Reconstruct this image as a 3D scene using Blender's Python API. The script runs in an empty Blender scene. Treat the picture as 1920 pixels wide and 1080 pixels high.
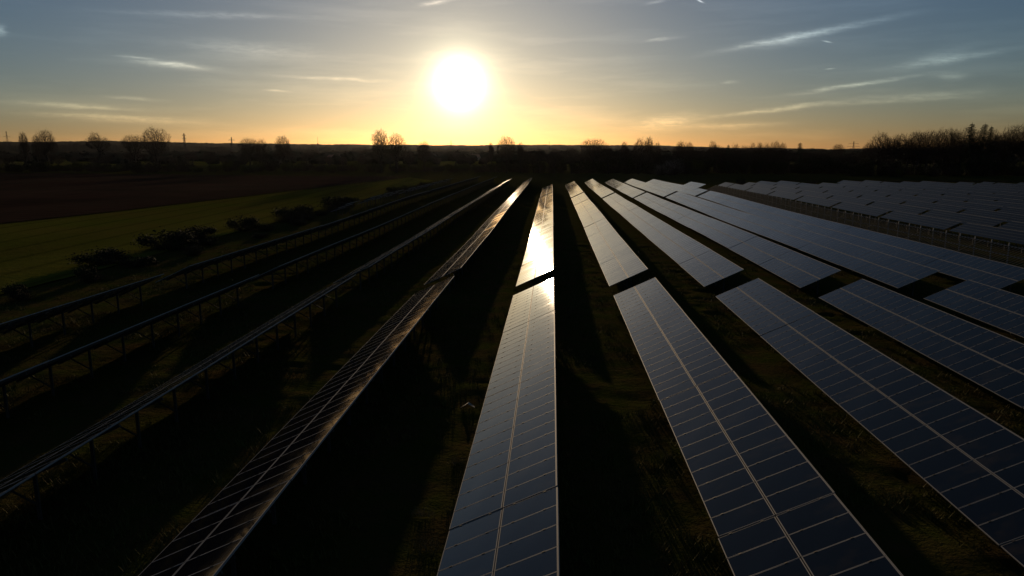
import bpy, math, random
import numpy as np
from mathutils import Vector, Matrix
R = math.radians
random.seed(7)
rng = np.random.default_rng(7)
scene = bpy.context.scene
COL = scene.collection

# ------------------------------------------------------------------ camera
CAMZ = 11.3
cd = bpy.data.cameras.new('camera')
cam = bpy.data.objects.new('camera', cd); COL.objects.link(cam)
cam.location = (0, 0, CAMZ)
cam.rotation_euler = (R(90 - 10.745), R(0.05), R(3.171))
cd.sensor_width = 36; cd.lens = 1329.84 / 1920 * 36
cd.clip_start = 0.5; cd.clip_end = 20000
scene.camera = cam

# ------------------------------------------------------------------ sun, sky, exposure
SUN_EL, SUN_AZ = 5.3, -7.25          # azimuth from +Y towards +X
SD = Vector((math.sin(R(SUN_AZ)) * math.cos(R(SUN_EL)), math.cos(R(SUN_AZ)) * math.cos(R(SUN_EL)), math.sin(R(SUN_EL))))
sl = bpy.data.lights.new('sun', 'SUN'); sl.energy = 2.9; sl.angle = R(0.53); sl.color = (1.0, 0.72, 0.44)
sun = bpy.data.objects.new('sun', sl); COL.objects.link(sun)
sun.rotation_euler = SD.to_track_quat('Z', 'Y').to_euler()
sun.location = (0, 0, 60)
scene.view_settings.view_transform = 'Standard'
scene.view_settings.look = 'None'
scene.view_settings.exposure = 0
scene.view_settings.gamma = 1
scene.view_settings.use_curve_mapping = False

world = bpy.data.worlds.new('World'); scene.world = world; world.use_nodes = True
wn = world.node_tree; wn.nodes.clear(); L = wn.links.new
def N(tree, typ, **kw):
    n = tree.nodes.new(typ)
    for k, v in kw.items(): setattr(n, k, v)
    return n
def M(tree, op, a, b=None, c=None, clamp=False):
    n = tree.nodes.new('ShaderNodeMath'); n.operation = op; n.use_clamp = clamp
    for i, x in enumerate((a, b, c)):
        if x is None: continue
        if isinstance(x, (int, float)): n.inputs[i].default_value = x
        else: tree.links.new(x, n.inputs[i])
    return n.outputs[0]
out = N(wn, 'ShaderNodeOutputWorld'); bg = N(wn, 'ShaderNodeBackground')
L(bg.outputs[0], out.inputs[0])
sky = N(wn, 'ShaderNodeTexSky', sky_type='NISHITA', sun_disc=False)
sky.sun_elevation = R(SUN_EL); sky.sun_rotation = R(SUN_AZ)
sky.altitude = 450; sky.air_density = 1.0; sky.dust_density = 1.0; sky.ozone_density = 3.0
SKY_K = 0.05
tc = N(wn, 'ShaderNodeTexCoord')
sep = N(wn, 'ShaderNodeSeparateXYZ'); L(tc.outputs['Generated'], sep.inputs[0])
x, y, z = sep.outputs
DEG = 180 / math.pi
az = M(wn, 'MULTIPLY', M(wn, 'ARCTAN2', x, y), DEG)
el = M(wn, 'MULTIPLY', M(wn, 'ARCSINE', M(wn, 'MINIMUM', M(wn, 'MAXIMUM', z, -1.0), 1.0)), DEG)
comb = N(wn, 'ShaderNodeCombineXYZ'); L(az, comb.inputs[0]); L(el, comb.inputs[1])
# wispy displacement of the cloud coordinates
def noise(tree, vec, scale, detail=4, rough=0.55, sx=1, sy=1, sz=1, rot=0):
    mp = N(tree, 'ShaderNodeMapping'); tree.links.new(vec, mp.inputs[0])
    mp.inputs['Scale'].default_value = (sx, sy, sz); mp.inputs['Rotation'].default_value = (0, 0, R(rot))
    n = N(tree, 'ShaderNodeTexNoise'); n.inputs['Scale'].default_value = scale
    n.inputs['Detail'].default_value = detail; n.inputs['Roughness'].default_value = rough
    tree.links.new(mp.outputs[0], n.inputs['Vector'])
    return n
nd = noise(wn, comb.outputs[0], 1.0, 4, 0.6, 0.45, 1.6, 1)
vs = N(wn, 'ShaderNodeVectorMath', operation='SUBTRACT'); L(nd.outputs['Color'], vs.inputs[0]); vs.inputs[1].default_value = (0.5, 0.5, 0.5)
vm = N(wn, 'ShaderNodeVectorMath', operation='MULTIPLY'); L(vs.outputs[0], vm.inputs[0]); vm.inputs[1].default_value = (1.6, 0.32, 0)
va = N(wn, 'ShaderNodeVectorMath', operation='ADD'); L(comb.outputs[0], va.inputs[0]); L(vm.outputs[0], va.inputs[1])
P = va.outputs[0]
STREAKS = [(-27.84, 6.13, 2.79, 0.215, -3.0, 1.0),(-30.11, 6.52, 1.47, 0.086, -2.2, 0.5),(-33.88, 3.15, 4.28, 0.172, -2.7, 0.45),(-31.86, 2.44, 6.37, 0.258, -2.3, 0.4),(-25.0, 9.6, 8.18, 0.215, 2.4, 0.3),(-22.52, 7.42, 6.35, 0.602, -2.3, 0.25),(18.19, 8.24, 6.52, 0.215, 8.1, 0.8),(17.38, 8.05, 3.05, 0.387, 8.6, 0.6),(21.91, 4.73, 4.39, 0.15, 6.8, 0.8),(27.38, 6.13, 4.07, 0.258, 5.5, 0.5),(27.04, 6.38, 2.16, 0.516, 14.5, 0.25),(17.04, 3.22, 5.49, 0.172, 6.2, 0.5),(26.21, 3.84, 4.39, 0.215, 1.6, 0.3),(8.98, 2.42, 3.01, 0.516, 6.8, 0.35),(23.85, 3.53, 7.35, 0.172, 1.0, 0.25),(8.16, 8.41, 1.58, 0.129, 3.8, 0.4),(7.77, 11.05, 1.08, 0.129, 7.5, 0.4),(27.66, 5.06, 1.37, 0.258, -0.8, 0.3),(-8.88, 11.14, 1.23, 0.172, 9.6, 0.8),(-37.58, 7.64, 0.46, 0.344, -40.2, 0.8),(-16.93, 5.55, 4.68, 0.129, -1.4, 0.3),(-20.91, 4.56, 1.13, 0.086, -2.5, 0.3),(-30.5, 3.75, 1.97, 0.129, -2.2, 0.3),(13.83, 2.04, 4.59, 0.215, 1.4, 0.25),(13.38, 5.19, 0.76, 0.129, 1.5, 0.25)]
TRAILS = [(10.91, 10.94, 0.33, 0.056, -25.4, 1.8),(19.83, 7.73, 0.38, 0.047, -14.4, 1.0),(20.14, 5.89, 0.4, 0.043, 2.9, 0.5)]
def streak(vec, s, acc):
    a, e, ln, th, ang, st = s
    mp = N(wn, 'ShaderNodeMapping', vector_type='TEXTURE'); L(vec, mp.inputs[0])
    mp.inputs['Location'].default_value = (a, e, 0); mp.inputs['Rotation'].default_value = (0, 0, R(ang)); mp.inputs['Scale'].default_value = (ln, th * 1.25, 1)
    dp = N(wn, 'ShaderNodeVectorMath', operation='DOT_PRODUCT'); L(mp.outputs[0], dp.inputs[0]); L(mp.outputs[0], dp.inputs[1])
    g = M(wn, 'POWER', 0.12, dp.outputs['Value'])
    return M(wn, 'MULTIPLY', g, st) if acc is None else M(wn, 'MULTIPLY_ADD', g, st, acc)
acc = None
for s in STREAKS: acc = streak(P, s, acc)
fine = noise(wn, P, 1.0, 6, 0.7, 0.9, 5.0, 1, 6)
fm = N(wn, 'ShaderNodeMapRange'); fm.inputs[1].default_value = 0.3; fm.inputs[2].default_value = 0.7; fm.inputs[3].default_value = 0.25; fm.inputs[4].default_value = 1.25
L(fine.outputs['Fac'], fm.inputs[0])
acc = M(wn, 'MULTIPLY', acc, fm.outputs[0])
for s in TRAILS: acc = streak(comb.outputs[0], s, acc)
# faint general cirrus veil
veil = noise(wn, P, 1.0, 5, 0.6, 0.06, 0.55, 1, 3)
vr = N(wn, 'ShaderNodeMapRange'); vr.inputs[1].default_value = 0.48; vr.inputs[2].default_value = 0.75; vr.inputs[3].default_value = 0.0; vr.inputs[4].default_value = 0.13
L(veil.outputs['Fac'], vr.inputs[0])
acc = M(wn, 'ADD', acc, vr.outputs[0])
# angle to the sun
sdn = N(wn, 'ShaderNodeVectorMath', operation='DOT_PRODUCT'); L(tc.outputs['Generated'], sdn.inputs[0]); sdn.inputs[1].default_value = SD
th = M(wn, 'MULTIPLY', M(wn, 'ARCCOSINE', M(wn, 'MINIMUM', sdn.outputs['Value'], 0.9999999)), DEG)
def lobe(A, t0, p): return M(wn, 'DIVIDE', A, M(wn, 'ADD', M(wn, 'POWER', M(wn, 'DIVIDE', th, t0), p), 1.0))
# sky colour: Nishita, tinted
def vmul(c, k):
    n = N(wn, 'ShaderNodeVectorMath', operation='MULTIPLY'); L(c, n.inputs[0])
    if isinstance(k, (tuple, list)): n.inputs[1].default_value = k
    else: L(k, n.inputs[1])
    return n.outputs[0]
def vadd(a, b):
    n = N(wn, 'ShaderNodeVectorMath', operation='ADD'); L(a, n.inputs[0]); L(b, n.inputs[1]); return n.outputs[0]
def val3(v):
    n = N(wn, 'ShaderNodeCombineXYZ')
    for i in range(3): L(v, n.inputs[i])
    return n.outputs[0]
base = vmul(sky.outputs[0], (SKY_K * .87, SKY_K * .89, SKY_K * .97))
low = M(wn, 'POWER', 0.55, M(wn, 'MAXIMUM', el, 0.0))
wt = N(wn, 'ShaderNodeVectorMath', operation='MULTIPLY_ADD'); L(val3(low), wt.inputs[0]); wt.inputs[1].default_value = (0.30, -0.02, -0.22); wt.inputs[2].default_value = (1, 1, 1)
base = vmul(base, wt.outputs[0])
hi_ = M(wn, 'MULTIPLY', M(wn, 'SUBTRACT', el, 12.0), 1/22, clamp=True)
wh = N(wn, 'ShaderNodeVectorMath', operation='MULTIPLY_ADD'); L(val3(hi_), wh.inputs[0]); wh.inputs[1].default_value = (0.10, -0.03, -0.20); wh.inputs[2].default_value = (1, 1, 1)
base = vmul(base, wh.outputs[0])
cloudy = vadd(base, vmul(vmul(base, (1.9, 1.65, 1.35)), val3(acc)))
g1 = vmul(val3(lobe(6.0, 1.04, 3.4)), (1.0, 0.93, 0.72))
g2 = vmul(val3(lobe(0.45, 2.7, 3.0)), (1.0, 0.84, 0.42))
tot = vadd(vadd(cloudy, g1), g2)
L(tot, bg.inputs[0]); bg.inputs[1].default_value = 1.0

# ------------------------------------------------------------------ materials
def mat(name, col, rough=0.8, spec=0.3, metal=0.0, noise_amt=0.0, nscale=5.0, col2=None, bump=0.0, coord='Object'):
    m = bpy.data.materials.new(name); m.use_nodes = True; t = m.node_tree
    b = t.nodes['Principled BSDF']
    b.inputs['Base Color'].default_value = (*col, 1); b.inputs['Roughness'].default_value = rough
    b.inputs['Specular IOR Level'].default_value = spec; b.inputs['Metallic'].default_value = metal
    if col2 is not None:
        c = N(t, 'ShaderNodeTexCoord'); n = noise(t, c.outputs[coord], nscale, 5, 0.6)
        mr = N(t, 'ShaderNodeMapRange'); mr.inputs[1].default_value = 0.38; mr.inputs[2].default_value = 0.64; t.links.new(n.outputs['Fac'], mr.inputs[0])
        mx = N(t, 'ShaderNodeMix', data_type='RGBA'); mx.inputs[6].default_value = (*col, 1); mx.inputs[7].default_value = (*col2, 1)
        t.links.new(mr.outputs[0], mx.inputs[0]); t.links.new(mx.outputs[2], b.inputs['Base Color'])
        if bump:
            bp = N(t, 'ShaderNodeBump'); bp.inputs['Strength'].default_value = bump; bp.inputs['Distance'].default_value = 0.1
            t.links.new(n.outputs['Fac'], bp.inputs['Height']); t.links.new(bp.outputs[0], b.inputs['Normal'])
    return m
def glass_mat(name, base_c, rough, ior, dirt):
    m = mat(name, base_c, rough, 0.5); t = m.node_tree; b = t.nodes['Principled BSDF']
    b.inputs['IOR'].default_value = ior
    c = N(t, 'ShaderNodeTexCoord'); oi = N(t, 'ShaderNodeObjectInfo')
    ge = N(t, 'ShaderNodeNewGeometry')
    # dried rain and pollen smears, a skin on the glass itself
    n = noise(t, ge.outputs['Position'], 0.55, 6, 0.65, 1, 1.6, 1)
    mr = N(t, 'ShaderNodeMapRange'); mr.inputs[1].default_value = 0.54; mr.inputs[2].default_value = 0.76; t.links.new(n.outputs['Fac'], mr.inputs[0])
    mx = N(t, 'ShaderNodeMix', data_type='RGBA'); mx.inputs[6].default_value = (*base_c, 1); mx.inputs[7].default_value = (*dirt, 1)
    t.links.new(mr.outputs[0], mx.inputs[0]); t.links.new(mx.outputs[2], b.inputs['Base Color'])
    rr = N(t, 'ShaderNodeMapRange'); rr.inputs[3].default_value = rough; rr.inputs[4].default_value = rough + 0.04; t.links.new(mr.outputs[0], rr.inputs[0])
    t.links.new(rr.outputs[0], b.inputs['Roughness'])
    n2 = noise(t, ge.outputs['Position'], 2.2, 2, 0.5)
    bp = N(t, 'ShaderNodeBump'); bp.inputs['Strength'].default_value = 0.035; bp.inputs['Distance'].default_value = 0.02
    t.links.new(n2.outputs['Fac'], bp.inputs['Height']); t.links.new(bp.outputs[0], b.inputs['Normal'])
    return m
GLASS = glass_mat('module_glass', (0.005, 0.0055, 0.009), 0.05, 1.47, (0.038, 0.028, 0.018))
THIN = glass_mat('thin_film_glass', (0.004, 0.004, 0.0045), 0.3, 1.19, (0.02, 0.018, 0.014))
ALU = mat('aluminium', (0.24, 0.24, 0.245), 0.65, 0.12, 0.0)
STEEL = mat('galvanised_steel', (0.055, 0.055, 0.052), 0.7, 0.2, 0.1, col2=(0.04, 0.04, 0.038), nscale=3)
CLAMP = mat('dark_clamp', (0.02, 0.02, 0.02), 0.6, 0.3)
GROUND = mat('meadow_soil', (0.038, 0.045, 0.009), 1.0, 0.0, col2=(0.058, 0.042, 0.016), nscale=0.5, bump=0.6)
def drill(m, ang, k):
    t = m.node_tree; b = t.nodes['Principled BSDF']; c = N(t, 'ShaderNodeTexCoord'); src = b.inputs['Base Color'].links[0].from_socket
    mp = N(t, 'ShaderNodeMapping'); mp.inputs['Rotation'].default_value = (0, 0, R(ang)); t.links.new(c.outputs['Object'], mp.inputs[0])
    w = N(t, 'ShaderNodeTexWave'); w.inputs['Scale'].default_value = .055; w.inputs['Distortion'].default_value = .6; w.inputs['Detail Scale'].default_value = .3; t.links.new(mp.outputs[0], w.inputs[0])
    mr = N(t, 'ShaderNodeMapRange'); mr.inputs[1].default_value = 0.0; mr.inputs[2].default_value = .12; mr.inputs[3].default_value = k; mr.inputs[4].default_value = 1.0; t.links.new(w.outputs['Fac'], mr.inputs[0])
    n = noise(t, c.outputs['Object'], .02, 6, .7, 1, .35); nr = N(t, 'ShaderNodeMapRange'); nr.inputs[1].default_value = .3; nr.inputs[2].default_value = .7; nr.inputs[3].default_value = .6; nr.inputs[4].default_value = 1.3; t.links.new(n.outputs['Fac'], nr.inputs[0])
    mm = M(t, 'MULTIPLY', mr.outputs[0], nr.outputs[0])
    vv = N(t, 'ShaderNodeVectorMath', operation='SCALE'); t.links.new(src, vv.inputs[0]); t.links.new(mm, vv.inputs['Scale']); t.links.new(vv.outputs[0], b.inputs['Base Color'])
def blades(m, sc, st):
    t = m.node_tree; b = t.nodes['Principled BSDF']; c = N(t, 'ShaderNodeTexCoord')
    n = noise(t, c.outputs['Object'], sc, 4, 0.75)
    bp = N(t, 'ShaderNodeBump'); bp.inputs['Strength'].default_value = st; bp.inputs['Distance'].default_value = 0.15
    t.links.new(n.outputs['Fac'], bp.inputs['Height']); t.links.new(bp.outputs[0], b.inputs['Normal'])
blades(GROUND, 3.0, 0.9)
GREEN = mat('winter_crop', (0.088, 0.094, 0.013), 1.0, 0.0, col2=(0.108, 0.088, 0.018), nscale=0.05); blades(GREEN, 1.2, 0.8); drill(GREEN, -5, .72)
BROWN = mat('tilled_soil', (0.058, 0.034, 0.024), 1.0, 0.0, col2=(0.038, 0.028, 0.019), nscale=0.03); blades(BROWN, 0.6, 0.8); drill(BROWN, 62, .7)
GRASSM = mat('grass_blade', (0.075, 0.085, 0.018), 0.9, 0.1, col2=(0.10, 0.070, 0.028), nscale=0.3)
BARK = mat('bark', (0.050, 0.038, 0.028), 0.95, 0.1, col2=(0.032, 0.026, 0.02), nscale=2)
TWIG = mat('twig_bark', (0.055, 0.038, 0.026), 0.95, 0.1)
NEEDLE = mat('needles', (0.018, 0.028, 0.012), 0.9, 0.1)
LEAFD = mat('shrub_leaves', (0.030, 0.030, 0.012), 0.9, 0.1, col2=(0.045, 0.034, 0.016), nscale=0.6)
LEAFO = mat('olive_catkins', (0.060, 0.056, 0.012), 0.9, 0.1)
BLOSSOM = mat('blossom', (0.17, 0.14, 0.13), 0.9, 0.1)
WOODS = mat('far_wood_canopy', (0.028, 0.027, 0.018), 1.0, 0.0, col2=(0.040, 0.030, 0.020), nscale=0.02)
HILLM = mat('hill_cover', (0.012, 0.012, 0.009), 1.0, 0.0)
WALLM = mat('plaster', (0.20, 0.19, 0.175), 0.9, 0.1)
ROOFM = mat('roof_tiles', (0.17, 0.10, 0.08), 0.55, 0.5)
WIN = mat('window_glass', (0.02, 0.02, 0.025), 0.1, 0.5)
SCRAP = mat('pale_sheet', (0.24, 0.235, 0.22), 0.6, 0.3)
STRAW = mat('dry_stalks', (0.16, 0.13, 0.07), 0.9, 0.1)

# ------------------------------------------------------------------ helpers
class MB:
    def __init__(s): s.v = []; s.f = []; s.m = []
    def box(s, a, b, mi=0):
        x0, y0, z0 = a; x1, y1, z1 = b; o = len(s.v)
        s.v += [(x0,y0,z0),(x1,y0,z0),(x1,y1,z0),(x0,y1,z0),(x0,y0,z1),(x1,y0,z1),(x1,y1,z1),(x0,y1,z1)]
        for q in ((0,3,2,1),(4,5,6,7),(0,1,5,4),(1,2,6,5),(2,3,7,6),(3,0,4,7)):
            s.f.append(tuple(o + i for i in q)); s.m.append(mi)
    def bar(s, a, b, w, h=None, mi=0, n=4, w2=None):
        a = Vector(a); b = Vector(b); d = (b - a)
        if d.length < 1e-6: return
        d.normalize(); u = d.cross(Vector((0,0,1)))
        if u.length < 1e-3: u = Vector((1,0,0))
        u.normalize(); v = d.cross(u); h = h or w; w2 = w if w2 is None else w2
        o = len(s.v)
        for p, k in ((a, 1.0), (b, w2 / w)):
            for i in range(n):
                t = 2 * math.pi * (i + .5) / n; r = .7071 if n == 4 else .5
                s.v.append(tuple(p + u * (math.cos(t) * w * r * k) + v * (math.sin(t) * h * r * k)))
        for i in range(n):
            j = (i + 1) % n; s.f.append((o+i, o+j, o+n+j, o+n+i)); s.m.append(mi)
        s.f.append(tuple(o + i for i in range(n-1, -1, -1))); s.m.append(mi)
        s.f.append(tuple(o + n + i for i in range(n))); s.m.append(mi)
    def quad(s, ps, mi=0):
        o = len(s.v); s.v += [tuple(p) for p in ps]; s.f.append(tuple(range(o, o + len(ps)))); s.m.append(mi)
    def mesh(s, name, mats):
        me = bpy.data.meshes.new(name); me.from_pydata(s.v, [], s.f)
        for m in (mats if isinstance(mats, (list, tuple)) else [mats]): me.materials.append(m)
        if any(s.m): me.polygons.foreach_set('material_index', s.m)
        me.update(); return me
def link(name, data, parent=None, loc=(0,0,0), rot=(0,0,0), sc=(1,1,1)):
    o = bpy.data.objects.new(name, data); COL.objects.link(o); o.parent = parent
    o.location = loc; o.rotation_euler = rot; o.scale = sc; return o
def tag(o, label=None, cat=None, group=None, kind=None):
    if label: o['label'] = label
    if cat: o['category'] = cat
    if group: o['group'] = group
    if kind: o['kind'] = kind
    return o
ORD = 'zeroth first second third fourth fifth sixth seventh eighth ninth tenth eleventh twelfth thirteenth fourteenth fifteenth sixteenth seventeenth eighteenth nineteenth twentieth'.split()
TENS = {2: 'twenty', 3: 'thirty', 4: 'forty', 5: 'fifty'}
def ordw(n):
    if n <= 20: return ORD[n]
    return TENS[n // 10] + ('-' + ORD[n % 10] if n % 10 else 'th') if n % 10 else {30:'thirtieth',40:'fortieth',50:'fiftieth'}[n]

# camera maths, only to leave out what lies wholly outside the frame
bpy.context.view_layer.update()
CR = cam.rotation_euler.to_matrix(); CI = CR.transposed(); CL = Vector(cam.location)
def px(p):
    q = CI @ (Vector(p) - CL)
    if q.z > -0.3: return None
    return (960 + 1329.84 * q.x / -q.z, 540 - 1329.84 * q.y / -q.z)
def seen(pts, mg=60):
    ps = [px(p) for p in pts]
    ok = [p for p in ps if p]
    if not ok: return False
    return not (all(p[0] < -mg for p in ok) or all(p[0] > 1920 + mg for p in ok) or all(p[1] > 1080 + mg for p in ok) or all(p[1] < -mg for p in ok))

# ------------------------------------------------------------------ terrain
TD = np.array([(4.7,250,-.50),(7.7,253,-.55),(4.7,173,-.24),(7.7,175,-.29),(4.7,102,0.0),(7.7,106,-.25),(12.2,269,-.25),(15.3,270,-.41),(12.2,176,-.39),(15.3,180,-.4),(19.8,269,-.31),(22.8,270,-.37),(19.8,176,-.36),(22.8,176,-.26),(22.8,76,.06),(27.3,271,-.27),(30.3,275,-.44),(27.3,176,-.14),(30.3,175,.05),(30.3,112,-.04),(37.8,269,-.28),(34.8,175,.37),(37.8,176,.24),(37.8,127,.19),(-7.3,268,.22),(-7.3,75,-.27),(-14.8,267,-.16),(-14.8,147,-.13),(-14.8,65,.16),(-22.3,292,-.2),(-22.3,171,-.04),(-22.3,66,-.08),(-29.9,302,-.3),(-29.9,173,.32),(-29.9,70,-.09),
   (0,30,0),(12,30,0),(24,35,0),(-12,30,0),(-25,45,0),(0.2,176,-.1),(0.2,225,-.2)])
def hgt(X, Y):
    X = np.asarray(X, float); Y = np.asarray(Y, float)
    w = 0; s = 0
    for (a, b, c) in TD:
        k = np.exp(-((X - a) / 7.5) ** 2 - ((Y - b) / 22.0) ** 2); w = w + k; s = s + k * c
    h = s / (w + 0.12)
    # gentle unevenness of the meadow, and a slow rise behind the plant
    h = h + 0.10 * np.sin(X * .045 + 1.3 + Y * .012) * np.sin(Y * .061 + X * .02) * np.clip((Y - 55) / 40, 0, 1)
    t = np.clip((Y - 300) / 250, 0, 1); h = h + 1.0 * t * t * (3 - 2 * t)
    return h
def H1(x, y): return float(hgt(x, y))
def vnoise(X, Y, f, seed):
    r = np.random.default_rng(seed); s = 0
    for i in range(7):
        a = r.uniform(0, 2*math.pi); k = f * r.uniform(.6, 1.7); s = s + np.sin((X*math.cos(a) + Y*math.sin(a)) * k + r.uniform(0, 6.28) + 1.5*np.sin((X*math.sin(a) - Y*math.cos(a))*k*.6))
    return s / 4
def grid_mesh(name, XX, YY, ZZ, m):
    ny, nx = XX.shape
    co = np.stack([XX, YY, ZZ], -1).reshape(-1, 3)
    idx = np.arange(ny*nx).reshape(ny, nx)
    q = np.stack([idx[:-1,:-1], idx[:-1,1:], idx[1:,1:], idx[1:,:-1]], -1).reshape(-1, 4)
    me = bpy.data.meshes.new(name); me.vertices.add(len(co)); me.vertices.foreach_set('co', co.ravel())
    me.loops.add(q.size); me.loops.foreach_set('vertex_index', q.ravel())
    me.polygons.add(len(q)); me.polygons.foreach_set('loop_start', np.arange(0, q.size, 4)); me.polygons.foreach_set('loop_total', np.full(len(q), 4))
    me.polygons.foreach_set('use_smooth', np.ones(len(q), bool))
    me.materials.append(m); me.update(calc_edges=True); me.validate(); return me
def spread(a, b, n, p): return a + (b - a) * np.linspace(0, 1, n) ** p
xs = np.concatenate([-spread(46, 9000, 60, 3)[::-1][:-1], np.arange(-46, 62, 0.35), spread(62, 9000, 60, 3)])
ys = np.concatenate([[-300, -100, -30, -8], np.arange(0, 95, 0.35), spread(95, 320, 220, 1.3)[1:], spread(320, 9000, 70, 3)[1:]])
XX, YY = np.meshgrid(xs, ys)
ZZ = hgt(XX, YY)
fade = np.clip((48 - np.abs(XX - 6)) / 8, 0, 1) * np.clip((150 - YY) / 60, 0, 1)
ZZ += fade * (0.05 * vnoise(XX, YY, 1.1, 1) + 0.045 * vnoise(XX, YY, 2.6, 2) * np.clip(vnoise(XX, YY, 0.22, 3) + .6, 0, 1.5) + 0.02 * vnoise(XX, YY, 6.5, 4))
tag(link('ground', grid_mesh('ground', XX, YY, ZZ, GROUND)), kind='structure')
def sheet(name, c00, c10, c01, c11, nx, ny, m, dz, amp=0.0, f=1.0):
    u, v = np.meshgrid(np.linspace(0, 1, nx), np.linspace(0, 1, ny) ** 1.5)
    X = (1-u)*(1-v)*c00[0] + u*(1-v)*c10[0] + (1-u)*v*c01[0] + u*v*c11[0]
    Y = (1-u)*(1-v)*c00[1] + u*(1-v)*c10[1] + (1-u)*v*c01[1] + u*v*c11[1]
    edge = np.minimum(np.minimum(u, 1-u), 1)
    X = X + 0.8 * np.sin(Y * .11) * 0.4
    Z = hgt(X, Y) + dz + (amp * vnoise(X, Y, f, 9) if amp else 0)
    return tag(link(name, grid_mesh(name, X, Y, Z, m)), kind='structure')
sheet('green_field', (-96, 10), (-43.5, 10), (-67, 338), (-50, 300), 90, 260, GREEN, 0.12, 0.03, 1.6)
sheet('ploughed_field', (-420, 10), (-98, 10), (-330, 405), (-70, 345), 120, 160, BROWN, 0.10, 0.035, 0.8)
sheet('far_meadow', (-1500, 640), (60, 600), (-2600, 1500), (-40, 1000), 60, 40, GREEN, 0.3, 0.1, 0.1)
sheet('field_track', (86, 300), (330, 285), (88, 306), (330, 290), 60, 4, BROWN, 0.14)

# ------------------------------------------------------------------ solar tables
TILT = R(24.99); CT, ST = math.cos(TILT), math.sin(TILT)
X0, PITCH, SL, HI = 0.2287, 7.5213, 3.34, 2.205
def sp(s, y, n=0.0, hi=HI):                 # s: metres down the slope from the high edge, n: above the plane
    return (-s * CT - n * ST, y, hi - s * ST + n * CT)
def slab(mb, s0, s1, y0, y1, n0, n1, mi=0, hi=HI, tx=0.0, ty=0.0):
    o = len(mb.v); cs, cy = (s0+s1)/2, (y0+y1)/2
    for n in (n0, n1):
        for (s, y) in ((s0,y0),(s0,y1),(s1,y1),(s1,y0)):
            mb.v.append(sp(s, y, n + tx*(s-cs) + ty*(y-cy), hi))
    for q in ((0,1,2,3),(7,6,5,4),(0,4,5,1),(1,5,6,2),(2,6,7,3),(3,7,4,0)):
        mb.f.append(tuple(o+i for i in q)); mb.m.append(mi)
def module(mb, s0, s1, y0, y1, tx=0, ty=0, b=0.026, clamps=True, e=0.014):
    # four frame bars butted end to end, glass a little below their top
    for (a, c, d, f) in ((s0, s0+b, y0, y1), (s1-b, s1, y0, y1), (s0+b, s1-b, y0, y0+e), (s0+b, s1-b, y1-e, y1)):
        cs, cy = (a+c)/2-(s0+s1)/2, (d+f)/2-(y0+y1)/2
        off = tx*cs + ty*cy
        slab(mb, a, c, d, f, off, off+.038, 0, tx=tx, ty=ty)
    slab(mb, s0+b, s1-b, y0+e, y1-e, .020, .034, 1, tx=tx, ty=ty)
    if clamps:
        for k in (.22, .78):
            s = s0 + (s1-s0)*k; slab(mb, s-.04, s+.04, y1-.010, y1+.018, .040, .050, 2)
UP = (0.0, 1.655); LO = (1.685, 3.34)
def frame_mesh(Ln, nraf, lod):
    mb = MB()
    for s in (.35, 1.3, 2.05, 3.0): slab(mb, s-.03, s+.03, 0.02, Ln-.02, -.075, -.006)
    slab(mb, -.022, -.004, 0.0, Ln-.01, -.012, .042, 1)      # strip added along the high side to brighten the skylit frame edge
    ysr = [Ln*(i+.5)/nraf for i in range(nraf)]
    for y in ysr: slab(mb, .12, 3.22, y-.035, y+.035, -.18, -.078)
    if lod:
        for y in ysr: posts(mb, y)
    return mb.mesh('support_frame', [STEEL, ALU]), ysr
def posts(mb, y):
    rear_post(mb, y); brace(mb, y)
def rear_post(mb, y):
    p = sp(1.35, y, -.16); mb.bar((p[0], y+.0, p[2]-.02), (p[0], y, -.5), .11, .07)
def front_post(mb, y):
    p = sp(2.6, y, -.16); mb.bar((p[0], y, p[2]-.02), (p[0], y, -.5), .11, .07)
def brace(mb, y):
    a = sp(2.5, y, -.17); b = sp(1.35, y, 0); mb.bar((a[0], y+.05, a[2]), (b[0], y+.05, .45), .05)
one = []
for v in range(3):
    r = random.Random(v); pair = []
    for (a, b) in (UP, LO):
        mb = MB(); module(mb, a, b, 0.008, .992, r.uniform(-.002,.002), r.uniform(-.003,.003)); pair.append(mb.mesh('module', [ALU, GLASS, CLAMP]))
    one.append(pair)
def mk(fn, y, name, m=None):
    mb = MB(); fn(mb, y); return mb.mesh(name, m or STEEL)
CACHE = {}
def near_parts(n, Ln):
    k = ('n', n, round(Ln, 2))
    if k not in CACHE:
        fr, ysr = frame_mesh(Ln, 4, 0)
        CACHE[k] = (fr, [mk(rear_post, y, 'post') for y in ysr], [mk(brace, y, 'brace') for y in ysr])
    return CACHE[k]
def far_parts(n, Ln, var):
    k = ('f', n, round(Ln, 2), var)
    if k not in CACHE:
        r = random.Random(var * 13 + n); res = []
        pitch = Ln / n
        for (a, b) in (UP, LO):
            mb = MB()
            for i in range(n): module(mb, a, b, i*pitch+.009, (i+1)*pitch-.009, r.gauss(0, .0025), r.gauss(0, .003), clamps=False)
            res.append(mb.mesh('module_row', [ALU, GLASS]))
        fr, _ = frame_mesh(Ln, 4, 1)
        CACHE[k] = (res[0], res[1], fr)
    return CACHE[k]
count = {'t': 0}
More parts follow.
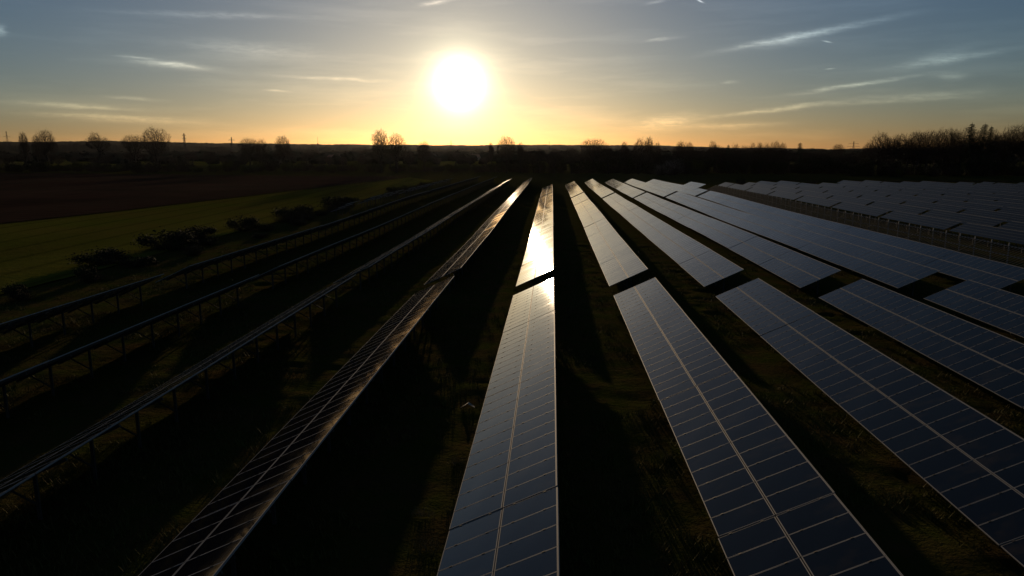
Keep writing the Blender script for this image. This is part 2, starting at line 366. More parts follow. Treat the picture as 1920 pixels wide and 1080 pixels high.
def table(X, y0, Ln, n, near, label, group, dtilt=0.0, var=0):
    h0, h1 = H1(X-1.5, y0), H1(X-1.5, y0+Ln)
    root = tag(link('solar_table', None), label, 'solar table', group)
    root.empty_display_size = .5
    root.location = (X, y0, h0 + random.gauss(0, .004 if near else .012)); root.rotation_euler = (math.atan2(h1-h0, Ln), dtilt, random.gauss(0, .0006))
    count['t'] += 1
    if near:
        fr, rp, br = near_parts(n, Ln); pit = Ln / n
        for j in range(n):
            for q in range(2):
                link('module', one[(j*7+q*3+var) % 3][q], root, (0, j*pit, 0), (0, 0, 0), (1, pit, 1))
        link('support_frame', fr, root)
        for l, nm in ((rp, 'post'), (br, 'brace')):
            for m_ in l: link(nm, m_, root)
    else:
        a, b, fr = far_parts(n, Ln, var)
        link('upper_module_row', a, root); link('lower_module_row', b, root); link('support_frame', fr, root)
    return root
def rowname(k):
    if k == 0: return 'the sun-glaring row'
    s = 'right' if k > 0 else 'left'
    return ('first' if abs(k) == 1 else ordw(abs(k))) + ' row %s of the sun-glaring row' % s
ENDS = {-4: 302, -3: 292, -2: 267, -1: 268, 0: 223, 1: 251.5, 2: 270, 3: 270, 4: 273, 5: 269}
NEAR = [(7.2, 18.3, 11), (18.35, 29.35, 11), (29.4, 40.9, 12), (40.95, 52.5, 12)]
LOOK = {True: 'dark blue', False: 'steeply seen dark'}
for k in range(-4, 6):
    X = X0 + PITCH * k
    look = 'glossy' if k == 0 else ('grey-blue' if k > 0 else 'dark')
    def vis(y0, y1): return seen([(X, y0, 2.2), (X, y1, 2.2), (X-3, y0, .8), (X-3, y1, .8)])
    c = 0
    for (a, b, n) in NEAR:
        if vis(a, b):
            c += 1
            table(X, a, b-a, n, True, f'{look} solar table, {ordw(c)} before the near aisle, {rowname(k)}', 'solar tables in long parallel rows', random.gauss(0, .0015), c + k)
    c = 0
    for i in range(10):
        a = 56.4 + i*11.66
        if vis(a, a+11.6):
            c += 1
            table(X, a, 11.61, 12, False, f'{look} solar table, {ordw(c)} between the two aisles, {rowname(k)}', 'solar tables in long parallel rows', random.gauss(0, .003), (i*3 + k) % 5)
    a0 = 175.9; n = max(1, round((ENDS[k]-a0) / 11.66)); ln = (ENDS[k]-a0)/n
    for i in range(n):
        table(X, a0 + i*ln, round(ln-.05, 1), 12, False, f'{look} solar table, {ordw(i+1)} past the far aisle, {rowname(k)}', 'solar tables in long parallel rows', random.gauss(0, .004), (i*3 + k + 1) % 5)
X6 = X0 + PITCH*6 + .5
for i in range(2):
    table(X6, 216 + i*11.7, 11.6, 12, False, f'pale solar table, {"nearer" if i == 0 else "farther"} of two at the end of the bare rack row', 'solar tables in long parallel rows', 0, i)
# bare racks: rafters and purlins on posts, modules taken off
def rack_parts(Ln, tl=True):
    k = ('r', round(Ln, 2), tl)
    if k not in CACHE:
        mb = MB()
        for s in (.12, 1.68, 3.2): slab(mb, s-.04, s+.04, 0, Ln, -.075, -.004)
        pu = mb.mesh('purlin', ALU)
        mb = MB(); n = int(Ln / .55)
        for i in range(n+1):
            y = .03 + (Ln-.06)*i/n; slab(mb, 0, 3.34, y-.03, y+.03, 0, .06)
        ra = mb.mesh('rafters', STEEL)
        def tall(mb, y): mb.bar((-.12, y, HI+.25), (-.12, y, -.5), .10, .07)
        CACHE[k] = (pu, ra, [mk(tall if tl else rear_post, Ln*(i+.5)/4, 'post', ALU if tl else STEEL) for i in range(4)] + [mk(front_post, Ln*(i+.5)/4, 'post') for i in range(4)])
    return CACHE[k]
def rack(X, y0, Ln, label, group, tl=True):
    h0, h1 = H1(X-1.5, y0), H1(X-1.5, y0+Ln)
    root = tag(link('mounting_rack', None, None, (X, y0, h0), (math.atan2(h1-h0, Ln), 0, 0)), label, 'mounting rack', group)
    pu, ra, po = rack_parts(Ln, tl); link('purlins', pu, root); link('rafters', ra, root)
    for p in po: link('post', p, root)
c = 0
for i in range(13):
    a = 66 + i*11.5
    if a + 11 < 215 and seen([(X6, a, 2), (X6-3, a+11, 1)], 10):
        c += 1; rack(X6, a, 11.4, f'bare metal mounting rack without panels, {ordw(c)} from the near end, right-hand rack row', 'bare mounting racks')
for i, a in enumerate((128, 146, 158, 170, 186, 198, 210, 222, 236, 250, 264)):
    rack(X0 - 5*PITCH, a, 9.5, f'bare ladder-like metal rack by the bushes, {ordw(i+1)} from the near end, leftmost row', 'bare mounting racks', False)
# thin film block
TS = 2.44
def film_parts(Ln, var):
    k = ('t', round(Ln, 1), var)
    if k not in CACHE:
        r = random.Random(var); mb = MB(); n = int(Ln/1.2); p = Ln/n
        for i in range(n):
            for q in range(4):
                slab(mb, q*.61, q*.61+.60, i*p+.01, (i+1)*p-.01, 0, .012, 0, tx=r.gauss(0,.003), ty=r.gauss(0,.003))
        for q in (1, 2, 3): slab(mb, q*.61-.008, q*.61-.002, 0, Ln, .002, .030, 1)
        slab(mb, -.05, -.012, 0, Ln, -.03, .03, 1)
        arr = mb.mesh('module_array', [THIN, ALU])
        mb = MB()
        for s in (.3, .9, 1.5, 2.1): slab(mb, s-.03, s+.03, 0, Ln, -.07, -.005)
        for i in range(6):
            y = Ln*(i+.5)/6; slab(mb, .1, 2.34, y-.03, y+.03, -.16, -.075)
            for s in (.5, 1.9):
                a = sp(s, y, -.15); mb.bar((a[0], y, a[2]), (a[0], y, -.5), .08)
        CACHE[k] = (arr, mb.mesh('support_frame', STEEL))
    return CACHE[k]
XB = [55.2 + 7.45*j for j in range(13)]
YE = [232, 232, 250, 250, 236, 236, 252, 252, 244, 244, 236, 236, 230]
for j, X in enumerate(XB):
    g = 98.0 + 2.7*j; c = 0; y = g - 20.3*3
    while y < YE[j] - 6:
        a, b = y + .7, min(y + 19.9, YE[j])
        if seen([(X, a, 2), (X, b, 2), (X-2, a, 1), (X-2, b, 1)], 20):
            c += 1; h0, h1 = H1(X, a), H1(X, b)
            root = tag(link('thin_film_table', None, None, (X, a, h0), (math.atan2(h1-h0, b-a), random.gauss(0, .004), 0)),
                f'dull dark thin film table, {ordw(c)} from the near end, {ordw(j+1)} row behind the bare racks', 'solar table', 'dark thin film tables in the far right block')
            ar, fr = film_parts(b-a, (j+c) % 3); link('module_array', ar, root); link('support_frame', fr, root)
        y += 20.3

# ------------------------------------------------------------------ trees
def grow(seed, lobes, base, n=2100, bf=.28, lean=0.0, tip=.025):
    # crown points inside a few ellipsoid lobes, wired to the trunk by a balanced spanning tree
    g = np.random.default_rng(seed); pts = []
    wt = np.array([l[3]*l[3]*l[4] for l in lobes]); wt = wt/wt.sum()
    for _ in range(n):
        cx, cy, cz, rx, rz = lobes[g.choice(len(lobes), p=wt)]
        d = g.normal(size=3); d /= np.linalg.norm(d); rad = g.random()**(1/3.6)
        a = math.atan2(d[1], d[0]); rad *= 1 + .10*math.sin(3*a + seed) + .08*math.sin(5*a + 7*d[2])
        pts.append((cx + d[0]*rx*rad, cy + d[1]*rx*rad, max(base*.9, cz + d[2]*rz*rad)))
    pts = np.array(pts)
    nb = 7; nodes = np.zeros((nb + n, 3)); par = [-1] + list(range(nb-1)); path = [0.0]
    for q in range(nb):
        f = q/(nb-1); nodes[q] = (lean*f*f*base + g.normal()*.10*f, g.normal()*.10*f, -.4 + (base+.4)*f)
    for q in range(1, nb): path.append(path[-1] + float(np.linalg.norm(nodes[q]-nodes[q-1])))
    path = np.array(path + [0.0]*n); cnt = nb
    order = np.argsort(np.linalg.norm(pts - nodes[nb-1], axis=1) + g.normal(size=n)*.3)
    pn = list(par)
    for o in order:
        p = pts[o]; dd = np.linalg.norm(nodes[nb-3:cnt] - p, axis=1)
        dz = np.maximum(0, nodes[nb-3:cnt, 2] - p[2])
        k = int(np.argmin(dd + bf*path[nb-3:cnt] + .8*dz)) + nb-3
        nodes[cnt] = p; pn.append(k); path[cnt] = path[k] + dd[k-nb+3]; cnt += 1
    des = np.ones(cnt)
    for q in range(cnt-1, 0, -1): des[pn[q]] += des[q]
    tr, cr = MB(), MB(); rd = lambda c: tip * c**.42
    for q in range(1, cnt):
        a, b = nodes[pn[q]], nodes[q]; big = des[q] > n*.035
        ra = rd(des[q])*1.15; rb = rd(des[q])*.95
        mid = (a+b)/2 + g.normal(size=3)*.07*np.linalg.norm(b-a)
        mb = tr if big else cr
        if des[q] > 3:
            mb.bar(a, mid, ra*2, n=5 if big else 3, w2=(ra+rb)); mb.bar(mid, b, ra+rb, n=5 if big else 3, w2=rb*2)
        else: mb.bar(a, b, ra*2, n=3, w2=rb*2)
        if des[q] <= 2:
            d = (b-a)/max(.01, np.linalg.norm(b-a))
            for _ in range(3):
                e = b + (d*.8 + g.normal(size=3)*.45 + np.array((0, 0, .25)))*g.uniform(.4, .95); mb.bar(b if _ else mid, e, tip*1.3, n=3, w2=tip*.5)
    wid = float(np.percentile(np.hypot(nodes[:cnt, 0], nodes[:cnt, 1]), 97))
    return tr.mesh('trunk', BARK), cr.mesh('crown', TWIG), wid
BARE = [grow(1, [(0,0,13.2,6.8,6.6)], 6.5), grow(2, [(0,0,14.2,8.4,4.6), (1.5,0,11.5,5,4)], 7.5), grow(3, [(-2.2,0,15.5,3.2,4.4), (2.6,.5,14.6,3.4,4.2), (0,0,11,4,3.5)], 6.5, 1700),
        grow(4, [(0,0,14.6,5.2,5.2), (3.6,0,10.6,3.2,3.2), (-3.4,1,11.4,3.4,3.2)], 6), grow(5, [(0,0,12.6,4.6,7.2)], 5, 1800), grow(6, [(-3,0,14,3.6,3.6), (3.4,0,13.4,3.6,4), (0,2,16,3.2,3.8)], 8, 1500, .2, .12)]
def conifer(seed, height):
    r = random.Random(seed); tr, cr = MB(), MB()
    tr.bar((0,0,-.3), (0,0,height), .5, n=6, w2=.06)
    z_ = height*.12
    while z_ < height*.985:
        f = 1 - z_/height; ln = .55 + height*.20*f**.62
        for i in range(7):
            a = r.uniform(0, 6.28); l_ = ln*r.uniform(.6, 1.1); d = Vector((math.cos(a), math.sin(a), -.18)); s = Vector((-math.sin(a), math.cos(a), 0))
            p = Vector((0,0,z_)); tr.bar(p, p + d*l_, .07, n=3, w2=.02)
            m_ = max(3, int(l_*3.5))
            for q in range(m_):
                c_ = p + d*(l_*(q+.6)/m_); w_ = .30 + .5*(1-q/m_)*min(1, l_/3)
                for sg in (-1, 1):
                    e = c_ + s*sg*w_ + d*.25 + Vector((0,0,-.22+r.uniform(-.1,.1)))
                    cr.quad([c_ - d*.16, c_ + d*.2, e])
        z_ += .34 + f*.25
    cr.quad([(0.12,0,height-.5), (-.12,0,height-.5), (0,0,height+.3)])
    return tr.mesh('trunk', BARK), cr.mesh('crown', NEEDLE)
CON = [conifer(1, 20), conifer(2, 20)]
def shrub_mesh(seed, m, n=2300, twigs=120, lf=.055):
    r = random.Random(seed); tr, cr = MB(), MB(); cl = [(Vector((r.uniform(-.6,.6), r.uniform(-.6,.6), r.uniform(.35,.95))), r.uniform(.25,.5)) for _ in range(9)]
    for i in range(twigs):
        a = r.uniform(0, 6.28); e = r.uniform(.3, 1.2); p = Vector((r.gauss(0,.12), r.gauss(0,.12), -.1))
        q = p + Vector((math.cos(a)*math.cos(e), math.sin(a)*math.cos(e), math.sin(e)))*r.uniform(.6, 1.25)
        tr.bar(p, q, .03, n=3, w2=.006)
        for _ in range(5):
            t = r.uniform(.4, 1); b_ = p.lerp(q, t); tr.bar(b_, b_ + Vector((r.gauss(0,.15), r.gauss(0,.15), abs(r.gauss(0,.2)))), .012, n=3, w2=.004)
    for i in range(n):
        c_, rr = cl[r.randrange(len(cl))]; d = Vector((r.gauss(0,1), r.gauss(0,1), r.gauss(0,1)*.9)).normalized()*rr*abs(r.gauss(.7,.35))
        p = c_ + d
        if p.z < 0.02: p.z = abs(p.z) + .03
        u = Vector((r.gauss(0,1), r.gauss(0,1), r.gauss(0,1))).normalized()*lf; v = u.cross(Vector((r.gauss(0,1), r.gauss(0,1), r.gauss(0,1)))).normalized()*lf*.6
        cr.quad([p-u, p-v, p+u, p+v])
    return tr.mesh('branches', TWIG), cr.mesh('foliage', m)
SHR = [shrub_mesh(1, LEAFD), shrub_mesh(2, LEAFD, 1800), shrub_mesh(3, LEAFO, 1400), shrub_mesh(4, LEAFD, 900, 200), shrub_mesh(5, BLOSSOM, 1100, 120, .045)]
def unpix(u, Y):                      # where a tree seen at that bearing stands at distance Y
    d = CR @ Vector(((u - 960) / 1329.84, (540 - 290) / 1329.84, -1)); return d.x / d.y * Y
def zpix(u, v, Y):
    d = CR @ Vector(((u - 960) / 1329.84, (540 - v) / 1329.84, -1)); return CAMZ + d.z / d.y * Y
def tree(kind, u, v, wpx, Y, label, group=None, lean=0, var=None):
    X = unpix(u, Y); g = H1(X, Y); hh = zpix(u, v, Y) - g
    w = wpx * Y / 1329.84 * (1.0 if kind == 'c' else 1.12)
    root = tag(link('conifer' if kind == 'c' else 'bare_tree', None, None, (X, Y, g), (0, lean, random.uniform(0, 6.28))), label, 'tree', group)
    if kind == 'c':
        t_, c_ = CON[random.randrange(2)]; k = hh/20.3; s = (k*1.0, k*1.0, k)
        s = (w/8.5, w/8.5, k)
    else:
        t_, c_, wd = BARE[random.randrange(6) if var is None else var]; k = hh/20; kx = w/(2*wd)
        kx = max(min(kx, k*1.7), k*.5); s = (kx, kx, k)
    link('trunk', t_, root, sc=s); link('crown', c_, root, sc=s)
    return root
SK = [  # u, v of the top, crown width px, distance, label
 (48, 247, 22, 478, 'small bare tree with forked crown, just right of the leftmost pylon', 0, 2),
 (70, 253, 14, 500, 'spindly bare tree between the forked tree and the broad-crowned tree', 0, 4),
 (89, 243, 32, 470, 'bare tree with a wide rounded crown near the left end of the skyline', 0, 3),
 (183, 247, 40, 470, 'bare tree on a slanting trunk with fan crown, alone between two gaps', 0, 5),
 (253, 249, 42, 520, 'lower broad bare tree beside the tall round oak-like tree', 0, 1),
 (293, 238, 46, 475, 'tallest round-crowned bare tree left of the first lattice mast', 0, 0),
 (468, 255, 34, 470, 'double-stemmed bare tree right of the second lattice mast', 0, 1),
 (492, 261, 22, 480, 'low ragged bare tree leaning against the double-stemmed tree', 0, 4),
 (531, 254, 28, 460, 'compact bare tree standing alone left of the thin radio mast', 0, 3),
 (714, 242, 38, 408, 'left and taller of the twin bare trees left of the sun', 0, 2),
 (743, 250, 34, 406, 'right and shorter of the twin bare trees left of the sun', 0, 4),
 (795, 264, 24, 430, 'low reddish bare tree between the twin trees and the sun', 0, 0),
 (921, 266, 10, 440, 'thin bare tree just left of the round tree under the sun', 0, 2),
 (950, 254, 32, 400, 'round glowing bare tree just right of below the sun', 0, 0),
 (976, 266, 16, 392, 'narrow bare tree with straight trunk, right of the round tree', 0, 2),
 (1113, 256, 46, 405, 'broad bushy bare tree, first big crown right of the round tree', 0, 1),
 (1170, 265, 14, 480, 'tiny round bare tree between the broad tree and the split crown', 0, 3),
 (1200, 260, 26, 400, 'dense left half of the split-crowned pair of bare trees', 0, 4),
 (1217, 256, 22, 410, 'open taller right half of the split-crowned pair of bare trees', 0, 2),
 (1231, 266, 16, 420, 'small bare tree trailing right of the split-crowned pair', 0, 0),
 (1274, 264, 24, 410, 'brushy bare tree, left of two above the white blossom shrub', 0, 2),
 (1291, 266, 20, 415, 'brushy bare tree, right of two above the white blossom shrub', 0, 3),
 (1340, 264, 26, 420, 'flat-topped thin bare tree left of the small dark conifer', 0, 5),
 (1378, 269, 14, 400, 'low bare tree right of the small dark conifer', 0, 0),
 (1395, 269, 16, 400, 'low bare tree, second right of the small dark conifer', 0, 1),
 (1411, 267, 20, 405, 'open bare tree, third right of the small dark conifer', 0, 5),
 (1425, 266, 16, 402, 'open bare tree, fourth right of the small dark conifer', 0, 2),
 (1437, 269, 16, 398, 'low bare tree just left of the dense round skyline tree', 0, 4),
 (1453, 264, 20, 400, 'dense round skyline tree above the right treeline', 0, 0),
 (1467, 267, 12, 398, 'dark upright bare tree touching the dense round tree', 0, 3),
 (1571, 267, 18, 560, 'lone small bare tree just left of the cross-armed pylon', 0, 1)]
for (u, v, w, Y, lb, ln, var) in SK: tree('b', u, v, w, Y, lb, 'bare trees along the skyline', (.06 if u == 183 else 0), var)
tree('c', 1365, 270, 20, 400, 'small dark conifer breaking the skyline between flat-topped trees')
tree('c', 1499, 266, 24, 405, 'dark pointed conifer with spire, alone left of the skyline gap')
WD = [(1629,264,9),(1650,249,24),(1667,256,20),(1684,251,20),(1703,246,24),(1721,246,22),(1738,244,20),(1755,243,20),(1772,239,22),(1788,241,20),(1801,237,20),(1829,243,20),(1864,240,24),(1884,244,22),(1903,233,32),(1927,236,26),(1948,240,26)]
for i, (u, v, w) in enumerate(WD):
    tree('b', u, v, w*1.5, 372 + (i*37 % 22), f'bare woodland tree, {ordw(i+1)} from the left edge of the tall right wood', 'bare trees of the tall right wood')
tree('c', 1816, 228, 40, 374, 'tall dark conifer, leftmost and highest of three in the right wood')
tree('c', 1841, 229, 38, 376, 'tall dark conifer with blunt top, middle of three in the right wood')
tree('c', 1853, 234, 26, 378, 'slimmer dark conifer, rightmost of three in the right wood')
# second rank of the wood and of the low tree belt right of the sun
for i in range(26):
    u = 1640 + i*12.5; v = 268 - (u-1640)*.05 + random.uniform(-6, 8)
    tree('b', u, v, 26, 395 + random.uniform(-12, 30), f'shorter bare tree inside the right wood, {ordw(i+1)} in its back rank from the left', 'back rank of the right wood')
for i in range(46):
    u = 985 + i*14.3 + random.uniform(-4, 4); v = random.uniform(274, 289)
    tree('b', u, v, 24, 395 + random.uniform(-8, 45), f'low dark tree under the skyline, {ordw(i+1)} in the treeline right of the sun', 'low treeline right of the sun')
for i in range(30):
    u = 20 + i*31 + random.uniform(-8, 8); v = random.uniform(281, 296)
    tree('b', u, v, 26, 500 + random.uniform(-20, 120), f'low dim tree in the left hedgerow, {ordw(i+1)} from the left', 'low trees of the left hedgerow')

def shrub(X, Y, w, h, kind, label, group):
    root = tag(link('shrub', None, None, (X, Y, H1(X, Y) - .05), (0, 0, random.uniform(0, 6.28))), label, 'shrub', group)
    b, f = SHR[kind]; s = (w/2, w/2, h/1.25); link('branches', b, root, sc=s); link('foliage', f, root, sc=s)
# bushes on the verge between the left rows and the green field
VB = [(-46.2, 70, 5, 2.6, 'dark bush nearest the camera on the left verge'), (-45.8, 82, 6, 3.6, 'big round dark bush on the left verge beside the green field'),
      (-46.8, 91, 5, 2.6, 'lower dark bush just beyond the big round bush'), (-45.6, 103, 4.4, 3.4, 'upright dark bush, third beyond the big round bush region of the verge'),
      (-44.2, 118, 6, 3.8, 'broad dark bush in the middle of the left verge'), (-44.6, 126, 5, 3.3, 'dark bush touching the broad middle bush'),
      (-43.6, 143, 6.5, 3.8, 'wide dark bush near the first ladder-like rack'), (-44.4, 152, 5, 2.8, 'small bush behind the wide dark verge bush'),
      (-44.5, 198, 5, 3.4, 'round bush at the green field corner left of the racks'), (-43.5, 216, 5, 2.8, 'bush beyond the round corner bush'),
      (-43, 238, 5, 2.8, 'far bush beside the last racks of the left row')]
for (X, Y, w, h, lb) in VB: shrub(X, Y, w*1.1, h*.72, random.choice((0, 1, 3)), lb, 'bushes along the left verge')
for i in range(12):
    X = -39.5 - random.uniform(0, 4); Y = 44 + i*8.5; shrub(X, Y, random.uniform(2, 3.4), random.uniform(.8, 1.5), random.choice((0, 3, 1)), f'low scrubby bush, {ordw(i+1)} along the row side of the left verge', 'low scrub along the left verge')
for i in range(44):
    u = -10 + i*22.6 + random.uniform(-7, 7); Y = 405 + random.uniform(0, 45); X = unpix(u, Y)
    shrub(X, Y, random.uniform(7, 13), random.uniform(3.5, 7.5), random.choice((0, 1, 2, 2, 3)), f'winter shrub in the hedge behind the brown field, {ordw(i+1)} from the left', 'shrubs of the far hedge')
for i in range(40):
    u = 985 + i*24 + random.uniform(-7, 7); Y = (400 if u < 1600 else 366) + random.uniform(-8, 14); X = unpix(u, Y)
    shrub(X, Y, random.uniform(8, 14), random.uniform(5, 9.5), random.choice((0, 1, 0, 3)), f'dark shrub at the foot of the right treeline, {ordw(i+1)} from its left end', 'shrubs below the right treeline')
shrub(unpix(1262, 375), 375, 11, 8.5, 4, 'pale blossoming shrub in front of the dark treeline', None)
shrub(unpix(1240, 377), 377, 8, 6, 4, 'smaller pale blossoming shrub left of the big one', None)
shrub(unpix(1310, 378), 378, 9, 8, 2, 'olive yellow shrub right of the blossoming shrub', None)
shrub(unpix(1690, 352), 352, 5, 4, 2, 'rusty yellow shrub at the foot of the right wood', None)
shrub(69.4, 268, 4.5, 2.4, 3, 'round twiggy bush alone behind the thin film tables', None)
shrub(93, 262, 4.5, 2.0, 3, 'brown twiggy bush behind the far right block, near the track', None)

# ------------------------------------------------------------------ far woods and hills
def blobs(name, spots, m, kind='stuff'):
    t = (1+5**.5)/2
    iv = np.array([(-1,t,0),(1,t,0),(-1,-t,0),(1,-t,0),(0,-1,t),(0,1,t),(0,-1,-t),(0,1,-t),(t,0,-1),(t,0,1),(-t,0,-1),(-t,0,1)])/1.9
    fc = [(0,11,5),(0,5,1),(0,1,7),(0,7,10),(0,10,11),(1,5,9),(5,11,4),(11,10,2),(10,7,6),(7,1,8),(3,9,4),(3,4,2),(3,2,6),(3,6,8),(3,8,9),(4,9,5),(2,4,11),(6,2,10),(8,6,7),(9,8,1)]
    V = []; F = []
    for (x_, y_, z_, rx, rz) in spots:
        o = len(V); q = iv * (1 + rng.uniform(-.3, .3, (12, 1))) * np.array([rx, rx, rz]) + np.array([x_, y_, z_]); V += [tuple(a) for a in q]; F += [tuple(o+i for i in f) for f in fc]
    me = bpy.data.meshes.new(name); me.from_pydata(V, [], F); me.materials.append(m); me.update()
    return tag(link(name, me), kind=kind)
spots = []
for band, (Yb, hb, n) in enumerate(((700, 8, 380), (980, 10, 800), (1400, 13, 1100), (2100, 16, 1300))):
    for i in range(n):
        a = R(random.uniform(-40, 36)); Y = Yb * random.uniform(.93, 1.07)
        if math.sin(a*DEG*1.7 + band*2) < -.35 and band < 2: continue
        X = math.tan(a)*Y; g = H1(X, Y); h = hb*random.uniform(.6, 1.25); w = h*random.uniform(.5, 1.1)*(1 + band*.35)
        spots.append((X, Y, g + h*.45, w, h*.6))
tag(blobs('distant_woods', spots, WOODS), 'dark distant woods beyond the fields', 'woods')
SKYL = [(-60,.8),(-38.44,.77),(-32.41,.87),(-25.6,.77),(-17.25,.70),(-16.45,.74),(-14.03,.67),(-5.71,.65),(-1.49,.67),(2.71,.65),(6.85,.61),(10.9,.52),(14.8,.40),(18.55,.35),(19.99,.31),(20.88,.27),(22.1,.35),(25.46,.34),(32.14,.29),(60,.4)]
def hill(name, D, frac, wob, seed):
    a = np.radians(np.linspace(-60, 60, 2400)); e = np.interp(np.degrees(a), [s[0] for s in SKYL], [s[1] for s in SKYL])
    rough = vnoise(np.degrees(a)*1.0, a*0, 1.2, seed)*.03 + vnoise(np.degrees(a), a*0, 9, seed+1)*.016 + vnoise(np.degrees(a), a*0, 30, seed+2)*.012
    top = CAMZ + D*np.tan(np.radians(e*frac + rough*wob))
    prof = [(-.10, 0), (-.06, .35), (-.03, .75), (0, 1.0), (.05, .9), (.15, 0.0)]
    XX = np.array([np.sin(a)*D*(1+p) for p, _ in prof]); YY = np.array([np.cos(a)*D*(1+p) for p, _ in prof]); ZZ = np.array([1.0 + (top-1.0)*k - (0 if k else 6) for _, k in prof])
    return tag(link(name, grid_mesh(name, XX, YY, ZZ, HILLM)), kind='structure')
hill('hills', 5200, 1.0, 1.0, 5)
hill('near_ridge', 3000, .72, 1.6, 11)

# ------------------------------------------------------------------ pylons
def pylon(u, vtop, Y, arms, label, thin=False, k=1.0):
    X = unpix(u, Y); g = H1(X, Y); h = zpix(u, vtop, Y) - g; mb = MB(); b = h*.075 if not thin else h*.012; t = .35*k
    if thin:
        mb.bar((0,0,0), (0,0,h), 1.6, n=6, w2=.5); mb.bar((0,0,h*.62), (0,0,h*.66), 5, n=8); mb.bar((0,0,h*.55), (0,0,h*.58), 3.5, n=8)
    else:
        lv = [i/9 for i in range(10)]
        w_ = lambda f: b*(1-f)**1.3 + .5
        for i in range(9):
            f0, f1 = lv[i], lv[i+1]
            for sx, sy in ((1,1),(1,-1),(-1,-1),(-1,1)):
                mb.bar((sx*w_(f0), sy*w_(f0), f0*h), (sx*w_(f1), sy*w_(f1), f1*h), t)
                nx_, ny_ = sy, -sx
                mb.bar((sx*w_(f0), sy*w_(f0), f0*h), (nx_*w_(f1), ny_*w_(f1), f1*h), t*.6)
    root = tag(link('pylon', None, None, (X, Y, g)), label, 'pylon'); link('mast', mb.mesh('mast', STEEL), root)
    for (f, hw) in arms:
        mb = MB(); z_ = f*h
        for s in (-1, 1):
            mb.bar((0, 0, z_+1.2), (s*hw, 0, z_), t*.8); mb.bar((0, 0, z_-.6), (s*hw, 0, z_), t*.8)
            mb.bar((s*hw, 0, z_), (s*hw, 0, z_-2.2), t*.7)
        link('crossarm', mb.mesh('crossarm', STEEL), root)
pylon(17, 246, 1900, ((.80, 9), (.62, 12)), 'faint lattice pylon at the far left of the skyline', k=.9)
pylon(348, 250, 1600, ((.93, 4), (.8, 4)), 'narrow lattice mast right of the tallest round-crowned tree', k=1.6)
pylon(436, 257, 1900, ((.86, 8), (.66, 9)), 'small lattice mast left of the double-stemmed tree', k=1.4)
pylon(597, 256, 2300, (), 'thin radio mast with a round platform left of the twin trees', thin=True)
pylon(846, 263, 2400, ((.8, 12), (.62, 14)), 'faint lattice pylon directly below the sun', k=1.0)
pylon(1030, 265, 2300, (), 'short mast with a platform right of the sun', thin=True)
pylon(1599, 265, 1900, ((.86, 12), (.68, 16)), 'cross-armed lattice pylon left of the tall right wood', k=1.0)

# ------------------------------------------------------------------ village houses
def house(X, Y, w, d, h, rot, label):
    g = H1(X, Y); root = tag(link('house', None, None, (X, Y, g), (0, 0, rot)), label, 'house', 'village houses below the far hills')
    mb = MB(); mb.box((-w/2, -d/2, -.3), (w/2, d/2, h))
    mb.quad([(-w/2, -d/2, h), (-w/2, d/2, h), (-w/2, 0, h + d*.42)]); mb.quad([(w/2, -d/2, h), (w/2, d/2, h), (w/2, 0, h + d*.42)])
    link('wall', mb.mesh('wall', WALLM), root)
    mb = MB(); k = .42
    for s in (-1, 1):
        a = (0, h + d*k + .05); b = (s*(d/2+.5), h - .5*k*2*.5 + .0)
        o = [(-w/2-.4, a[0], a[1]), (w/2+.4, a[0], a[1]), (w/2+.4, b[0], b[1]), (-w/2-.4, b[0], b[1])]
        mb.quad(o); mb.quad([(p[0], p[1], p[2]+.22) for p in o])
        mb.quad([o[2], o[3], (o[3][0], o[3][1], o[3][2]+.22), (o[2][0], o[2][1], o[2][2]+.22)])
    rf = link('roof', mb.mesh('roof', ROOFM), root)
    mb = MB(); mb.box((w*.18, -.4, h + d*.3), (w*.18+.8, .4, h + d*k + 1.1)); link('chimney', mb.mesh('chimney', ROOFM), rf)
    for i in range(3):
        mb = MB(); cx = -w/2 + w*(i+.5)/3; mb.box((cx-.6, -d/2-.04, h*.35), (cx+.6, -d/2+.02, h*.35+1.3)); link('window', mb.mesh('window', WIN), root)
HS = [(622, 560, 'leftmost village house, steep roof, left of the twin trees'), (645, 600, 'gabled village house, second from the left'), (661, 545, 'village house just left of the twin tree trunks'),
      (765, 620, 'long-roofed village house just right of the twin trees'), (776, 560, 'pale village house, second right of the twin trees'), (810, 600, 'village house midway between twin trees and sun'),
      (846, 640, 'pale village house directly below the sun'), (862, 560, 'village house with bright roof just right of below the sun'), (878, 600, 'low village house second right of below the sun'),
      (893, 650, 'village house left of the round glowing tree'), (1036, 560, 'pale house behind bare trees, right of the round tree'), (1046, 600, 'small pale house beside the one right of the round tree')]
for i, (u, Y, lb) in enumerate(HS):
    house(unpix(u, Y*1.75), Y*1.75, 11 + (i*5 % 7), 9, 4.6 + (i % 3)*.6, (i*1.1) % 3.1, lb)

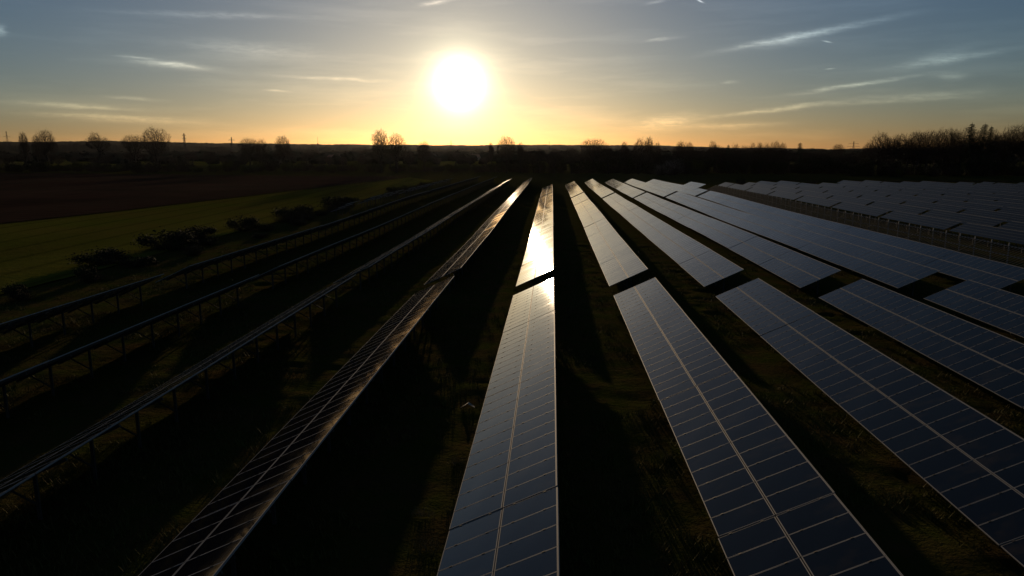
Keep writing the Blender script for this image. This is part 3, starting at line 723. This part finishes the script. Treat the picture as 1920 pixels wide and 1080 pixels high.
# ------------------------------------------------------------------ grass tufts and small things on the meadow
def grass():
    n = 26000; V = []; F = []
    YY_ = 11 + 75*rng.random(n)**1.4; XX_ = (rng.random(n)-.5)*2*(6 + YY_*.75) + 2
    keep = (XX_ > -42) & (XX_ < 42) & (vnoise(XX_, YY_, .45, 21) + vnoise(XX_, YY_, 1.3, 22)*.7 > -.15)
    XX_, YY_ = XX_[keep], YY_[keep]; HZ = hgt(XX_, YY_)
    for x_, y_, h_ in zip(XX_, YY_, HZ):
        b = rng.integers(5, 9); s = rng.uniform(.5, 1.5)
        for _ in range(b):
            a = rng.uniform(0, 6.28); l_ = s*rng.uniform(.10, .22); ox, oy = rng.normal(0, .10*s, 2)
            dx, dy = math.cos(a), math.sin(a); w_ = .015*s; o = len(V)
            V += [(x_+ox-dy*w_, y_+oy+dx*w_, h_-.03), (x_+ox+dy*w_, y_+oy-dx*w_, h_-.03), (x_+ox+dx*l_*.7, y_+oy+dy*l_*.7, h_+l_+.02)]
            F.append((o, o+1, o+2))
    me = bpy.data.meshes.new('grass'); me.from_pydata(V, [], F); me.materials.append(GRASSM); me.update()
    tag(link('grass', me), 'short rough grass tufts between the panel rows', 'grass', kind='stuff')
grass()
mb = MB(); mb.quad([(-.28, 0, .03), (.02, -.12, .26), (.06, .14, .24), (-.22, .2, .02)]); mb.quad([(.02, -.12, .26), (.34, .02, .02), (.30, .2, .03), (.06, .14, .24)])
sc_ = link('crumpled_sheet', mb.mesh('crumpled_sheet', SCRAP), None, (-3.7, 30.2, H1(-3.7, 30.2) + .04)); sc_.modifiers.new('s', 'SOLIDIFY').thickness = .012
tag(sc_, 'small folded pale scrap lying on dark grass left of the glaring row', 'scrap')
def weeds(X, Y, w, label):
    mb = MB(); r = random.Random(int(X*10))
    for i in range(70):
        p = Vector((r.gauss(0, w*.3), r.gauss(0, w*.25), 0)); mb.bar(p, p + Vector((r.gauss(0, .10), r.gauss(0, .10), r.uniform(.08, .3))), .014, n=3, w2=.006)
    tag(link('weed_clump', mb.mesh('weed_clump', STRAW), None, (X, Y, H1(X, Y))), label, 'weeds', 'dry weed clumps on the meadow')
for (X, Y, w, lb) in ((4.4, 25.4, .8, 'dry straw-coloured weed clump right of the glaring row'), (-3.5, 18.7, .8, 'dry weed clump left of the glaring row, near the bottom'),
                     (-4.0, 20.6, .5, 'small dry weed clump just beyond the near left clump'), (-3.4, 24.5, .5, 'faint dry weed tuft left of the glaring row, beyond the others'),
                     (6.2, 22.6, .6, 'dry weed clump under the low edge of the first right row')):
    weeds(X, Y, w, lb)
print('tables', count['t'], 'objects', len(bpy.data.objects))

# ------------------------------------------------------------------ evening air
hm = bpy.data.materials.new('air'); hm.use_nodes = True; ht = hm.node_tree; ht.nodes.clear()
ho = N(ht, 'ShaderNodeOutputMaterial'); hv = N(ht, 'ShaderNodeVolumePrincipled')
hv.inputs['Color'].default_value = (0.9, 0.9, 0.92, 1); hv.inputs['Density'].default_value = 0.0000038; hv.inputs['Anisotropy'].default_value = 0.7
ht.links.new(hv.outputs[0], ho.inputs['Volume'])
mb = MB(); mb.box((-9200, -320, -9), (9200, 9200, 90))
tag(link('haze', mb.mesh('haze', hm)), kind='stuff')
